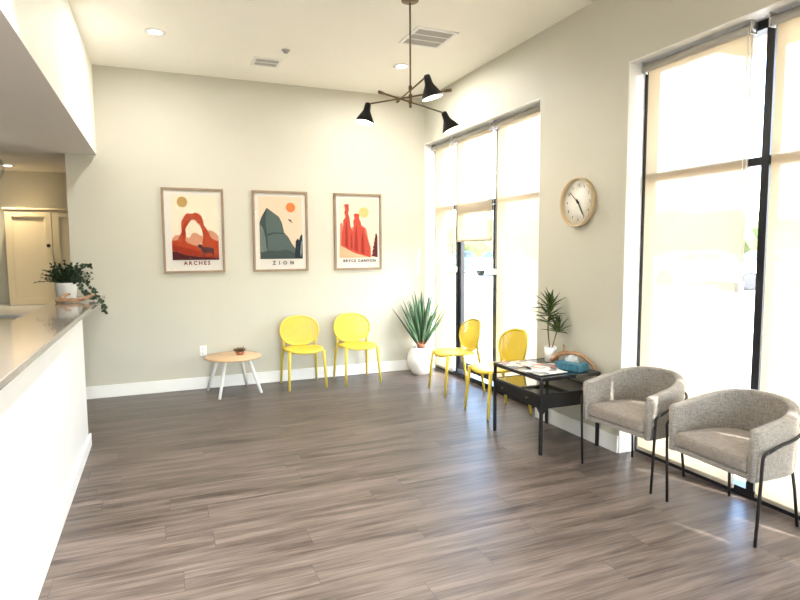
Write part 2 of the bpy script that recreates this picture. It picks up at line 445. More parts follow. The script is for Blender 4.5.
# back office: base cabinets with worktop, cream wall cabinet
t = thing('base_cabinet', 'low white cabinet run with grey worktop in the back office', 'cabinet', (-1.8, 8.2, 0))
CO = (-1.8, 8.2, 0)
bm = nb(); box(bm, -3.0, -.86, 7.45, 9.08, .1, .83); box(bm, -3.0, -.86, 7.5, 9.08, 0, .1); loc(bm, CO); obj('carcass', bm, M['cab'], t)
bm = nb(); box(bm, -3.02, -.86, 7.42, 9.09, .83, .865, bev=.004); loc(bm, CO); obj('worktop', bm, M['desk_grey'], t)
for i in range(4):
    x = -3.0 + i * .535
    bm = nb(); box(bm, x + .005, x + .53, 7.43, 7.45, .12, .81, bev=.003); loc(bm, CO); dd = obj('door', bm, M['cab'], t)
    bm = nb(); cyl(bm, (x + .48, 7.43, .7), (x + .48, 7.405, .7), .012); loc(bm, CO); obj('knob', bm, M['black'], dd)
t = thing('tall_cabinet', 'cream two door panelled cabinet standing on the back office worktop', 'cabinet', (-1.3, 8.9, .866))
CO = (-1.3, 8.9, .866)
CY = 8.72
bm = nb(); box(bm, -1.80, -.70, CY, 9.09, .866, 2.085); box(bm, -1.815, -.70, CY - .03, 9.09, 2.085, 2.11, bev=.004)
loc(bm, CO); obj('carcass', bm, M['cab'], t)
def shaker(x0, x1, z0, z1, kx, par, co):
    y = CY
    bm = nb(); s = .075
    box(bm, x0, x0 + s, y - .022, y, z0, z1, bev=.002); box(bm, x1 - s, x1, y - .022, y, z0, z1, bev=.002)
    box(bm, x0 + s, x1 - s, y - .022, y, z0, z0 + s, bev=.002); box(bm, x0 + s, x1 - s, y - .022, y, z1 - s, z1, bev=.002)
    box(bm, x0 + s, x1 - s, y - .008, y, z0 + s, z1 - s)
    for (a, b, c, d2) in ((x0 + s, x0 + s + .012, z0 + s, z1 - s), (x1 - s - .012, x1 - s, z0 + s, z1 - s), (x0 + s, x1 - s, z0 + s, z0 + s + .012), (x0 + s, x1 - s, z1 - s - .012, z1 - s)):
        box(bm, a, b, y - .014, y - .006, c, d2)
    loc(bm, co); dd = obj('door', bm, M['cab'], par)
    bm = nb(); lathe(bm, [(0, 0), (.008, 0), (.008, .012), (.022, .02), (.024, .03), (.014, .036), (0, .037)], 16, (kx, y - .022, 1.63), axis=Matrix.Rotation(PI / 2, 4, 'X'))
    loc(bm, co); obj('knob', bm, M['black'], dd, smooth=True)
shaker(-1.795, -1.285, .875, 2.075, -1.325, t, CO)
shaker(-1.275, -.765, .875, 2.075, -.805, t, CO)

# ------------------------------------------------------------------ ceiling fittings
def area(name, locn, size, power, col, rot=(0, 0, 0), par=None, shape='DISK', spread=None, sy=None):
    l = bpy.data.lights.new(name, 'AREA'); l.shape = shape; l.size = size; l.energy = power; l.color = col
    if sy: l.size_y = sy
    if spread: l.spread = spread
    o = bpy.data.objects.new(name, l); COL.objects.link(o); o.location = locn; o.rotation_euler = rot
    if par: o.parent = par
    return o
def downlight(x, y, z, label, power=14, cat='ceiling light', spread=1.9, col=(1, .96, .90)):
    t = thing('recessed_downlight', label, cat, (x, y, z), 0, 'round recessed ceiling downlights')
    bm = nb(); lathe(bm, [(.062, -.001), (.085, -.001), (.088, -.006), (.060, -.010), (.056, -.004), (.056, -.0005), (.062, -.001)], 32)
    obj('trim_ring', bm, M['white'], t, smooth=True)
    bm = nb(); lathe(bm, [(0, -.003), (.056, -.003), (.056, -.0005), (0, -.0005)], 32); obj('lens', bm, M['lens'], t)
    area('downlight_lamp', (0, 0, -.014), .10, power, col, par=t, spread=spread)
    return t
downlight(.036, 5.6, H, 'round white recessed downlight near the left soffit', 15, spread=3.1)
downlight(2.39, 5.68, H, 'round white recessed downlight behind the pendant lamp rod', 24, spread=3.1)
for i, (x, y) in enumerate([(.036, 2.3), (2.39, 1.4), (.036, -1.0), (2.39, -1.6), (.036, -3.3)]):
    downlight(x, y, H, ['round recessed downlight beside the soffit, second from the back wall', 'round recessed downlight above the armchairs',
      'round recessed downlight beside the soffit, behind the viewer', 'round recessed downlight by the window side, behind the viewer', 'round recessed downlight nearest the rear wall'][i], 50 if x < 1 else 3)
downlight(-1.70, 8.55, HB, 'round recessed downlight in the low back office ceiling', 7, col=(1, .80, .52))
for x, y in ((-2.4, 3.0), (-2.4, -.5)):
    downlight(x, y, HS, 'round recessed downlight in the soffit %s the reception desk' % ('above' if y > 0 else 'at the near end of'), 6)

def vent(x0, x1, y0, y1, nb_, label):
    cx, cy = (x0 + x1) / 2, (y0 + y1) / 2
    t = thing('ceiling_vent', label, 'ceiling vent', (cx, cy, H), 0)
    a, b = (x1 - x0) / 2, (y1 - y0) / 2
    bm = nb(); f = .03
    box(bm, -a, a, -b, -b + f, -.012, 0, bev=.002); box(bm, -a, a, b - f, b, -.012, 0, bev=.002)
    box(bm, -a, -a + f, -b + f, b - f, -.012, 0, bev=.002); box(bm, a - f, a, -b + f, b - f, -.012, 0, bev=.002)
    for k in range(1, nb_):
        y = -b + f + (2 * b - 2 * f) * k / nb_
        box(bm, -a + f, a - f, y - .008, y + .008, -.012, 0)
    obj('vent_frame', bm, M['white'], t)
    bm = nb(); box(bm, -a + f, a - f, -b + f, b - f, -.003, -.0005); obj('vent_core', bm, M['vent_dark'], t)
    bm = nb()
    n = int((2 * b - 2 * f) / .02)
    for k in range(n):
        y = -b + f + .01 + k * .02
        box(bm, -a + f, a - f, y - .005, y + .006, -.009, -.004)
    obj('vent_slat', bm, M['vent_grey'], t)
vent(2.10, 2.50, 4.64, 5.06, 3, 'square white ceiling vent with three grey slots beside the pendant rod')
vent(.93, 1.21, 5.93, 6.19, 2, 'small square white ceiling vent near the back wall')
t = thing('smoke_detector', 'tiny white smoke detector on the ceiling between the two vents', 'smoke detector', (1.18, 5.64, H))
bm = nb(); lathe(bm, [(0, -.03), (.02, -.03), (.03, -.012), (.04, -.008), (.04, 0), (0, 0)], 24); obj('detector_body', bm, M['vent_grey'], t, smooth=True)

# pendant chandelier -----------------------------------------------------------
PX, PY = 1.838, 4.2
t = thing('pendant_light', 'brass ceiling lamp with three crossing arms and black cone shades', 'ceiling lamp', (PX, PY, H))
bm = nb(); lathe(bm, [(0, -.012), (.060, -.012), (.066, -.008), (.066, 0), (0, 0)], 28); obj('ceiling_canopy', bm, M['brass'], t, smooth=False)
bm = nb(); cyl(bm, (0, 0, -.02), (0, 0, 2.652 - H), .0065, 12); cyl(bm, (0, 0, 2.665 - H), (0, 0, 2.648 - H), .011, 12); obj('rod', bm, M['brass'], t)
def arm(lamp, end, z, tilt_deg, lean_az):
    A = Vector((lamp[0] - PX, lamp[1] - PY, z - H)); B = Vector((end[0] - PX, end[1] - PY, z - H))
    dr = (A - B).normalized()
    # keep the arm passing beside the rod
    side = dr.cross(Vector((0, 0, 1))) * .0
    bm = nb(); cyl(bm, A, B, .0065, 12); cyl(bm, B, B + dr * .05, .012, 12)
    cyl(bm, Vector((0, 0, z - H - .016)), Vector((0, 0, z - H + .016)), .014, 12)
    a = obj('arm', bm, M['brass'], t)
    # shade
    ax = Matrix.Rotation(lean_az, 4, 'Z') @ Matrix.Rotation(math.radians(tilt_deg), 4, 'Y')
    prof = [(.0, .010), (.018, .008), (.024, 0), (.027, -.03), (.029, -.052), (.036, -.070), (.056, -.105), (.073, -.138), (.077, -.156)]
    inner = [(.074, -.156), (.069, -.138), (.052, -.105), (.033, -.070), (.024, -.05), (0, -.046)]
    bm = nb(); lathe(bm, prof, 32, A, axis=ax); sh = obj('lamp_shade', bm, M['black'], t, smooth=True, recalc=True)
    bm = nb(); lathe(bm, [(.077, -.156)] + inner, 32, A, axis=ax); obj('shade_lining', bm, M['shade_in'], sh, smooth=True)
    bm = nb(); lathe(bm, [(0, -.138), (.018, -.133), (.028, -.115), (.026, -.092), (.014, -.07), (.012, -.05), (0, -.05)], 16, A, axis=ax)
    obj('bulb', bm, M['bulb'], sh, smooth=True)
    p = A + (ax.to_3x3() @ Vector((0, 0, -.150)))
    lo = area('pendant_lamp', p, .05, 2.2, (1, .9, .74), par=t); lo.rotation_euler = ax.to_euler()
# lean_az: the horizontal direction the cone's mouth swings away from
arm((1.608, 4.533), (2.045, 3.92), 2.731, 12, math.radians(5))
arm((2.244, 4.428), (1.512, 4.021), 2.690, -24, math.radians(-28))
arm((1.825, 3.873), (1.90, 4.62), 2.795, -15, math.radians(-15))

# glass globe pendant over reception
t = thing('globe_pendant', 'clear glass globe pendant hanging from the soffit at the left edge', 'ceiling lamp', (-1.35, 5.94, HS))
bm = nb(); lathe(bm, [(0, -.03), (.05, -.028), (.07, -.018), (.072, 0), (0, 0)], 28); obj('ceiling_canopy', bm, M['chrome'], t, smooth=True)
bm = nb(); cyl(bm, (0, 0, -.02), (0, 0, -.16), .006, 10); cyl(bm, (0, 0, -.11), (0, 0, -.17), .028, 16); obj('rod', bm, M['chrome'], t)
bm = nb()
pr = [(.145 * math.sin(a), -.275 + .145 * math.cos(a)) for a in [PI * k / 24 for k in range(5, 25)]]
pr2 = [(.141 * math.sin(a), -.275 + .141 * math.cos(a)) for a in [PI * k / 24 for k in range(24, 4, -1)]]
lathe(bm, pr + pr2, 40); obj('glass_globe', bm, M['globe'], t, smooth=True)
bm = nb(); lathe(bm, [(0, -.26), (.02, -.255), (.03, -.235), (.024, -.21), (.013, -.185), (.012, -.165), (0, -.165)], 16); obj('bulb', bm, M['bulb'], t, smooth=True)

# ------------------------------------------------------------------ posters
COLS = {}
def cmat(c, rough=.6):
    k = tuple(c)
    if k not in COLS: COLS[k] = pmat('print_ink', tuple(v * (.72 if max(c) < .84 else .80) for v in c), .8, spec=.15)
    return COLS[k]
def poster(x0, x1, label, inner, layers, txt, tcol, tpos, tsize, tspace, seg=None):
    z0, z1 = 1.308, 2.236
    w, h = x1 - x0, z1 - z0
    t = thing('framed_print', label, 'framed print', ((x0 + x1) / 2, D, z0), 0, 'framed canyon prints on the back wall')
    f = .026
    bm = nb()
    box(bm, -w / 2, -w / 2 + f, -.028, -.001, 0, h, bev=.002); box(bm, w / 2 - f, w / 2, -.028, -.001, 0, h, bev=.002)
    box(bm, -w / 2 + f, w / 2 - f, -.028, -.001, 0, f, bev=.002); box(bm, -w / 2 + f, w / 2 - f, -.028, -.001, h - f, h, bev=.002)
    obj('frame', bm, M['oakframe'], t)
    iw, ih = w - 2 * f, h - 2 * f
    mats = [cmat((.86, .82, .76))]
    bm = nb(); box(bm, -iw / 2, iw / 2, -.010, -.002, f, f + ih)
    def mp(px, py, lay):
        u = (px - inner[0]) / (inner[2] - inner[0]); v = (inner[3] - py) / (inner[3] - inner[1])
        return Vector((-iw / 2 + u * iw, -.0102 - lay * .0006, f + v * ih))
    for li, (col, shape) in enumerate(layers):
        m = cmat(col)
        if m not in mats: mats.append(m)
        mi = mats.index(m)
        if shape[0] == 'c':
            _, cx, cy, r = shape
            pts = [(cx + r * math.cos(a), cy + r * 1.0 * math.sin(a)) for a in [2 * PI * k / 32 for k in range(32)]]
        else: pts = shape
        vs = [bm.verts.new(mp(px, py, li + 1)) for px, py in pts]
        fc = bm.faces.new(vs); fc.material_index = mi
        fc.normal_update()
        if fc.normal.y > 0: fc.normal_flip()
    m = cmat(tcol); mats.append(m)
    mt = Matrix.Translation(mp(tpos[0], tpos[1], len(layers) + 1)) @ Matrix.Rotation(PI / 2, 4, 'X')
    text_into(bm, txt, tsize, mt, len(mats) - 1, tspace)
    obj('print', bm, mats, t, recalc=False)
    bm = nb(); box(bm, -iw / 2, iw / 2, -.0225, -.0215, f, f + ih); obj('glazing', bm, M['glazing'], t)
RED = (.56, .070, .022); RED2 = (.40, .040, .018); DK = (.10, .02, .025)
poster(.034, .678, 'framed desert arch print with brown sheep and ochre sun, lettered ARCHES', (48, 60, 400, 545), [
    ((.90, .80, .62), [(88, 85), (378, 85), (378, 480), (88, 480)]),
    ((.62, .40, .14), ('c', 158, 130, 32)),
    ((.78, .36, .22), [(90, 350), (112, 328), (150, 332), (195, 345), (212, 318), (235, 312), (262, 330), (285, 335), (320, 296), (352, 308), (378, 335), (378, 420), (90, 420)]),
    (RED, [(122, 362), (135, 335), (148, 308), (148, 250), (165, 218), (185, 196), (215, 200), (240, 190), (272, 208), (284, 240), (288, 268), (306, 292), (320, 318), (330, 345), (378, 372), (378, 440), (275, 410), (274, 380), (280, 340), (276, 300), (262, 266), (245, 255), (238, 240), (212, 236), (190, 262), (172, 292), (176, 322), (172, 350), (165, 372)]),
    (RED2, [(172, 292), (190, 262), (212, 236), (205, 225), (180, 240), (160, 280), (150, 320), (160, 345), (170, 330)]),
    (RED, [(88, 362), (160, 356), (190, 378), (225, 392), (275, 390), (378, 362), (378, 480), (88, 480)]),
    (RED2, [(88, 385), (150, 400), (230, 420), (300, 450), (378, 455), (378, 480), (88, 480)]),
    (DK, [(88, 425), (120, 432), (160, 448), (210, 455), (260, 462), (330, 466), (378, 472), (378, 480), (88, 480)]),
    ((.10, .04, .04), [(244, 392), (252, 384), (268, 385), (276, 400), (300, 402), (330, 402), (344, 410), (346, 430), (342, 462), (336, 462), (334, 440), (320, 436), (292, 440), (290, 465), (284, 465), (282, 440), (270, 430), (262, 410), (248, 404)]),
    ], 'ARCHES', (.24, .03, .02), (238, 500), .058, 1.45)
poster(.99, 1.632, 'framed grey cliff print with orange sun and small bird, lettered ZION', (62, 85, 372, 540), [
    ((.88, .68, .50), [(78, 100), (350, 100), (350, 478), (90, 478)][0:0] or [(84, 105), (350, 105), (350, 478), (84, 478)]),
    ((.85, .24, .07), ('c', 280, 168, 29)),
    ((.13, .175, .165), [(90, 256), (104, 225), (135, 172), (160, 190), (208, 225), (226, 262), (238, 320), (262, 345), (285, 388), (305, 415), (312, 478), (90, 478)]),
    ((.065, .10, .10), [(90, 256), (104, 225), (135, 172), (126, 250), (134, 330), (138, 400), (120, 478), (90, 478)]),
    ((.19, .235, .22), [(90, 262), (108, 292), (124, 350), (130, 430), (118, 478), (92, 478), (92, 300)]),
    ((.055, .08, .085), [(134, 330), (170, 318), (236, 322), (236, 328), (172, 326), (140, 340)]),
    ((.085, .115, .115), [(90, 440), (150, 425), (190, 432), (250, 422), (300, 440), (318, 478), (90, 478)]),
    ((.03, .045, .06), [(300, 478), (308, 370), (320, 355), (330, 365), (334, 345), (346, 328), (350, 335), (350, 478)]),
    ((.35, .38, .38), [(334, 440), (342, 370), (346, 372), (344, 440), (338, 470)]),
    ((.03, .03, .03), [(262, 236), (272, 242), (278, 240), (284, 252), (292, 264), (282, 258), (274, 250), (266, 246)]),
    ], 'ZION', (.03, .04, .045), (228, 503), .058, 2.2)
PK = (.68, .10, .065); PK2 = (.44, .05, .04)
poster(1.955, 2.562, 'framed red spires print with yellow sun and dark pine, lettered BRYCE CANYON', (72, 85, 365, 560), [
    ((.92, .78, .58), [(92, 100), (350, 100), (350, 492), (92, 492)]),
    ((.86, .56, .22), ('c', 258, 194, 35)),
    ((.80, .25, .18), [(96, 420), (98, 270), (110, 262), (122, 300), (150, 330), (180, 290), (240, 275), (275, 300), (290, 380), (305, 430), (305, 492), (200, 470)]),
    (PK, [(104, 420), (108, 330), (118, 300), (118, 250), (134, 225), (126, 196), (132, 180), (126, 144), (156, 140), (158, 180), (152, 200), (162, 235), (166, 280), (178, 320), (188, 300), (186, 250), (194, 232), (188, 206), (208, 200), (228, 206), (226, 232), (238, 262), (240, 285), (262, 300), (270, 340), (282, 372), (300, 420), (304, 492), (240, 480), (170, 450)]),
    (PK2, [(128, 410), (132, 300), (140, 240), (146, 300), (150, 430), (140, 425)]),
    (PK2, [(190, 440), (196, 340), (206, 270), (212, 340), (216, 455), (204, 450)]),
    (PK2, [(236, 460), (240, 360), (250, 320), (256, 380), (262, 470), (248, 468)]),
    (PK2, [(166, 430), (168, 350), (176, 330), (180, 436)]),
    ((.86, .50, .30), [(92, 408), (130, 428), (190, 462), (300, 492), (92, 492)]),
    ((.16, .035, .04), [(340, 325), (334, 350), (337, 350), (328, 375), (333, 375), (322, 402), (328, 402), (316, 430), (324, 430), (310, 458), (320, 458), (306, 482), (350, 492), (350, 350)]),
    ], 'BRYCE CANYON', (.05, .03, .03), (226, 514), .047, 1.25)

# ------------------------------------------------------------------ wall clock
t = thing('wall_clock', 'round wall clock with pale wood rim hanging between the windows', 'clock', (R, 3.812, 1.925), -PI / 2)
ax = Matrix.Rotation(PI / 2, 4, 'X')   # local: face looks along -y
bm = nb(); lathe(bm, [(.184, .001), (.197, .001), (.197, .044), (.195, .048), (.188, .048), (.184, .044), (.184, .012), (.184, .001)], 64, axis=ax); obj('rim', bm, M['clockwood'], t, smooth=False)
bm = nb(); lathe(bm, [(0, .014), (.184, .014), (.184, .004), (0, .004)], 64, axis=ax)
for k in range(1, 13):
    a = PI / 2 - k * PI / 6
    text_into(bm, str(k), .034, Matrix.Translation((.138 * math.cos(a), -.0150, .138 * math.sin(a))) @ Matrix.Rotation(PI / 2, 4, 'X'), 1)
for k in range(60):
    a = k * PI / 30
    if k % 5 == 0: continue
    c, s = math.cos(a), math.sin(a)
    vs = [bm.verts.new((c * r - s * q, -.0150, s * r + c * q)) for r, q in ((.160, -.0008), (.166, -.0008), (.166, .0008), (.160, .0008))]
    f = bm.faces.new(vs); f.material_index = 1
obj('clock_face', bm, [M['face'], M['numeral']], t, recalc=False)
def hand(name, ang, L, w, y):
    d = Vector((math.sin(ang), 0, math.cos(ang))); s = Vector((math.cos(ang), 0, -math.sin(ang)))
    bm = nb()
    pts = [(-.03, w), (L * .9, w * .7), (L, w * .3)]
    prof = [d * a + s * b for a, b in pts] + [d * a - s * b for a, b in pts[::-1]]
    lo = [bm.verts.new(p + Vector((0, y, 0))) for p in prof]; hi = [bm.verts.new(p + Vector((0, y - .0015, 0))) for p in prof]
    n = len(prof); bm.faces.new(lo); bm.faces.new(hi[::-1])
    for i in range(n): bm.faces.new((lo[i], lo[(i + 1) % n], hi[(i + 1) % n], hi[i]))
    obj(name, bm, M['black'], t)
hand('hour_hand', math.radians(148), .125, .0065, -.018)
hand('minute_hand', math.radians(312), .135, .0035, -.022)
bm = nb(); lathe(bm, [(0, .014), (.009, .014), (.009, .027), (0, .027)], 16, axis=ax); obj('hand_cap', bm, M['black'], t)

# ------------------------------------------------------------------ yellow chairs
def yellow_chair(locn, rz, label):
    t = thing('side_chair', label, 'chair', locn, rz, 'yellow plastic side chairs')
    # seat: dished rounded plate
    bm = nb(); NA, NR = 48, 8; zc = .44
    def outline(a):
        n = 2.9; c, s = math.cos(a), math.sin(a)
        k = (abs(c) ** n + abs(s) ** n) ** (-1 / n)
        x, y = .222 * c * k, .215 * s * k
        if y > 0: x *= 1 - .14 * (y / .215) ** 2
        return x, y - .02
    tops, bots = [], []
    for j in range(NR + 1):
        q = j / NR; rt, rb = [], []
        for i in range(NA):
            x, y = outline(2 * PI * i / NA)
            xx, yy = x * q, (y + .02) * q - .02
            z = zc - .014 * (1 - q ** 2) + .006 * (xx / .22) ** 2 - (.020 * max(0, (-yy - .14) / .09) ** 2)
            rt.append(bm.verts.new((xx, yy, z + (0 if j < NR else -.006)))); rb.append(bm.verts.new((xx * .985, yy * .985, z - .022)))
            if j == 0: break
        tops.append(rt); bots.append(rb)
    for rows, fl in ((tops, False), (bots, True)):
        for j in range(NR):
            A, B = rows[j], rows[j + 1]
            for i in range(NA):
                k = (i + 1) % NA
                f = (A[0], B[i], B[k]) if len(A) == 1 else (A[i], B[i], B[k], A[k])
                bm.faces.new(f[::-1] if fl else f)
    A, B = tops[-1], bots[-1]
    for i in range(NA): bm.faces.new((A[i], B[i], B[(i + 1) % NA], A[(i + 1) % NA]))
    obj('seat', bm, M['yellow'], t, smooth=True)
    # backrest outline
    def bp(u, v):       # u -1..1 across, v 0..1 up
        z = .446 + .326 * v
        x = .225 * u * (.80 + .20 * math.sin(min(1, v * 1.9) * PI / 2)) * (1 - .05 * max(0, v - .6) / .4)
        y = .168 + .055 * v + .030 * v * v - .062 * (u * u) * (.5 + .5 * v)
        return Vector((x, y, z))
    def edge(a):
        n = 2.7; c, s = math.cos(a), math.sin(a); k = (abs(c) ** n + abs(s) ** n) ** (-1 / n)
        return c * k, .5 + .5 * s * k
    bm = nb(); tube(bm, [bp(*edge(2 * PI * i / 56)) for i in range(56)], .0105, 10, True)
    br = obj('backrest', bm, M['yellow'], t)
    bm = nb(); ns = 27
    for i in range(ns):
        u = -1 + 2 * (i + .5) / ns
        vv = .5 * (1 - abs(u) ** 2.7) ** (1 / 2.7)
        pts = [bp(u, .5 + vv * q) for q in [-1, -.66, -.33, 0, .33, .66, 1]]
        wv = .0062
        l, r, l2, r2 = [], [], [], []
        for p in pts:
            l.append(bm.verts.new(p + Vector((-wv, -.003, 0)))); r.append(bm.verts.new(p + Vector((wv, -.003, 0))))
            l2.append(bm.verts.new(p + Vector((-wv, .003, 0)))); r2.append(bm.verts.new(p + Vector((wv, .003, 0))))
        for k in range(6):
            for q in ((l[k], r[k], r[k + 1], l[k + 1]), (r2[k], l2[k], l2[k + 1], r2[k + 1]), (l2[k], l[k], l[k + 1], l2[k + 1]), (r[k], r2[k], r2[k + 1], r[k + 1])): bm.faces.new(q)
    for v in (.25, .5, .75):
        um = (1 - abs(2 * v - 1) ** 2.7) ** (1 / 2.7)
        tube(bm, [bp(-um + 2 * um * k / 16, v) for k in range(17)], .003, 6)
    obj('backrest_slats', bm, M['yellow'], br)
    for s in (-1, 1):
        bm = nb(); tube(bm, [(s * .213, -.235, 0), (s * .203, -.215, .22), (s * .193, -.195, .425)], [.0125, .0155, .018], 12); obj('leg', bm, M['yellow'], t)
        bm = nb(); tube(bm, [(s * .213, .235, 0), (s * .204, .205, .22), (s * .193, .170, .42), (s * .188, .160, .46), (s * .190, .158, .49), (s * .200, .155, .53)], [.012, .0145, .017, .014, .012, .010], 12)
        obj('leg', bm, M['yellow'], t)
    return t
ch = yellow_chair((1.478, 6.49, 0), 0, 'yellow plastic chair against the back wall, next to the small round table')
dup(ch, (2.125, 6.49, 0), math.radians(1), 'yellow plastic chair against the back wall, beside the big potted agave')
dup(ch, (2.975, 5.565, 0), math.radians(-92), 'yellow plastic chair at the far window, right of the agave pot')
dup(ch, (2.935, 4.655, 0), math.radians(-90), 'yellow plastic chair at the far window, next to the black metal end table')

# ------------------------------------------------------------------ tub armchairs
def tub_chair(locn, rz, label):
    t = thing('tub_armchair', label, 'armchair', locn, rz, 'grey tweed tub armchairs by the near window')
    a, yb, yf = .258, .170, -.265
    def path(s, off=0):   # s 0..1 from right arm front round the back to left arm front
        L1 = .16; arc = PI / 2 * ((a + .33) / 2) * 2; tot = 2 * L1 + arc; q = s * tot
        y0 = yf + L1; b = yb - y0
        if q < L1: p = Vector((a, yf + q, 0)); n = Vector((1, 0, 0))
        elif q > tot - L1: p = Vector((-a, yf + (tot - q), 0)); n = Vector((-1, 0, 0))
        else:
            th = (q - L1) / arc * PI; ex = .78
            c, sn = math.cos(th), math.sin(th)
            cx = math.copysign(abs(c) ** ex, c); sy = abs(sn) ** ex
            p = Vector((a * cx, y0 + b * sy, 0)); n = Vector((cx / a, sy / b, 0))
            if n.length < 1e-6: n = Vector((0, 1, 0))
            n.normalize()
        return p + n * off, n
    NS = 72; zb = .335
    bm = nb(); rings = []
    for i in range(NS + 1):
        s = i / NS; p, n = path(s)
        bk = math.sin(PI * s) ** 1.4
        zt = .615 + .095 * bk
        th = .0225
        prof = [(-th + .006, zb), (th - .006, zb), (th, zb + .008), (th + .004, zb + .14), (th + .013, zt - .05), (th + .013, zt - .018), (th + .004, zt - .003), (-.004 + .01, zt), (-th + .002, zt - .004), (-th + .006, zt - .02), (-th + .004, zt - .12), (-th, zb + .12), (-th, zb + .008)]
        sh = 1.0
        if i in (0, NS): sh = .72
        mid = .006
        rings.append([bm.verts.new(p + n * (mid + (o - mid) * sh) + Vector((0, 0, (z if sh == 1 else zb + (z - zb) * .985 + .004)))) for o, z in prof])
    # push the end rings outwards a touch for a rounded front edge
    for k in (0, NS):
        for v in rings[k]: v.co.y -= .012
    m = len(rings[0])
    for i in range(NS):
        for k in range(m): bm.faces.new((rings[i][k], rings[i][(k + 1) % m], rings[i + 1][(k + 1) % m], rings[i + 1][k]))
    bm.faces.new(rings[0][::-1]); bm.faces.new(rings[-1])
    obj('shell', bm, M['tweed'], t, smooth=True)
    def plate(off, yfront, z0, z1, bev, name, mat, dome=0, seg=3):
        pts = []
        for i in range(NS + 1):
            p, n = path(i / NS, off)
            pts.append((p.x, max(p.y, yfront)))
        pts2 = [pts[0]]
        for p in pts[1:]:
            if (Vector(p) - Vector(pts2[-1])).length > .004: pts2.append(p)
        bm = nb(); prism(bm, pts2, z0, z1, bev=bev, seg=seg)
        obj(name, bm, mat, t, smooth=False)
    plate(-.018, yf - .002, .338, .372, .006, 'seat_base', M['tweed'])
    # cushion with a soft crown
    bm = nb(); pts = []
    for i in range(NS + 1):
        p, n = path(i / NS, -.024); pts.append(Vector((p.x, p.y - (.012 if i in (0, NS) else 0), 0)))
    fr = [Vector((pts[-1].x + (pts[0].x - pts[-1].x) * k / 12, pts[0].y - .004 * math.sin(PI * k / 12), 0)) for k in range(1, 12)]
    loop = pts + fr; cen = Vector((0, -.03, 0)); rows = []
    for q, z in ((.96, .374), (.99, .380), (1.0, .392), (1.0, .430), (.985, .447), (.95, .457), (.8, .468), (.55, .475), (.3, .478)):
        rows.append([bm.verts.new(cen + (p - cen) * q + Vector((0, 0, z))) for p in loop])
    m = len(loop)
    for A, B in zip(rows, rows[1:]):
        for k in range(m): bm.faces.new((A[k], A[(k + 1) % m], B[(k + 1) % m], B[k]))
    c = bm.verts.new(cen + Vector((0, 0, .479)))
    for k in range(m): bm.faces.new((rows[-1][k], rows[-1][(k + 1) % m], c))
    bm.faces.new(rows[0][::-1])
    obj('seat_cushion', bm, M['cushion'], t, smooth=True)
    # metal frame
    rr = .0085
    for s in (-1, 1):
        bm = nb(); pt = [(s * .292, yf + .005, 0), (s * .303, yf + .005, .25), (s * .312, yf + .005, .47)]
        for k in range(1, 7):
            an = k / 6 * PI / 2
            pt.append((s * .313, yf + .005 + .035 * (1 - math.cos(an)), .475 + .028 * math.sin(an)))
        tube(bm, pt, rr, 10); obj('leg', bm, M['black'], t)
        bm = nb(); tube(bm, [(s * .215, .165, 0), (s * .205, .145, .2), (s * .195, .125, .345)], rr, 10); obj('leg', bm, M['black'], t)
    bm = nb(); pts = []
    for i in range(4, NS - 3):
        s = i / NS; p, n = path(s, .047)
        bk = math.sin(PI * (i - 4) / (NS - 8)) ** .8
        pts.append(Vector((p.x, p.y, .503 + .085 * bk)))
    pts = [Vector((.313, yf + .040, .503))] + pts[2:-2] + [Vector((-.313, yf + .040, .503))]
    tube(bm, pts, rr, 10); obj('back_rail', bm, M['black'], t)
    return t
tc_ = tub_chair((3.052, 2.978, 0), math.radians(-85), 'grey tweed tub armchair beside the black metal end table')
dup(tc_, (3.068, 2.235, 0), math.radians(-92), 'grey tweed tub armchair cut by the right edge, nearest the viewer')

# ------------------------------------------------------------------ black metal end table
TX0, TX1, TY0, TY1, TZ = 2.585, 3.145, 3.50, 4.17, .592
cx, cy = (TX0 + TX1) / 2, (TY0 + TY1) / 2
t = thing('end_table', 'black metal end table with a drawer between yellow chair and armchair', 'table', (cx, cy, 0))
a, b = (TX1 - TX0) / 2, (TY1 - TY0) / 2
bm = nb(); f = .028
box(bm, -a, a, -b, -b + f, TZ - .028, TZ, bev=.002); box(bm, -a, a, b - f, b, TZ - .028, TZ, bev=.002)
box(bm, -a, -a + f, -b + f, b - f, TZ - .028, TZ, bev=.002); box(bm, a - f, a, -b + f, b - f, TZ - .028, TZ, bev=.002)
box(bm, -a + f, a - f, -b + f, b - f, TZ - .012, TZ - .002)
obj('tabletop', bm, M['black_table'], t)
for sx in (-1, 1):
    for sy in (-1, 1):
        bm = nb(); x = sx * (a - .012); y = sy * (b - .012)
        box(bm, x - .011, x + .011, y - .011, y + .011, 0, TZ - .028, bev=.002)
        # gussets under the drawer
        for dx, dy in ((-sx, 0), (0, -sy)):
            p = [Vector((x, y, .36)), Vector((x + dx * .06, y + dy * .06, .36)), Vector((x, y, .295))]
            q = Vector((dy, dx, 0)).normalized() * .004
            A = [bm.verts.new(v + q) for v in p]; B = [bm.verts.new(v - q) for v in p]
            bm.faces.new(A); bm.faces.new(B[::-1])
            for i in range(3): bm.faces.new((A[i], A[(i + 1) % 3], B[(i + 1) % 3], B[i]))
        obj('leg', bm, M['black'], t)
bm = nb(); g = .006
box(bm, -a + g, a - g, -b + g, -b + g + .012, .358, .462); box(bm, -a + g, a - g, b - g - .012, b - g, .358, .462)
box(bm, a - g - .012, a - g, -b + g, b - g, .358, .462); box(bm, -a + g, a - g, -b + g, b - g, .352, .362)
obj('drawer_housing', bm, M['black'], t)
bm = nb(); box(bm, -a + g + .012, a - g - .012, -b + g + .012, b - g - .012, .452, .460); obj('shelf', bm, M['shelf'], t)
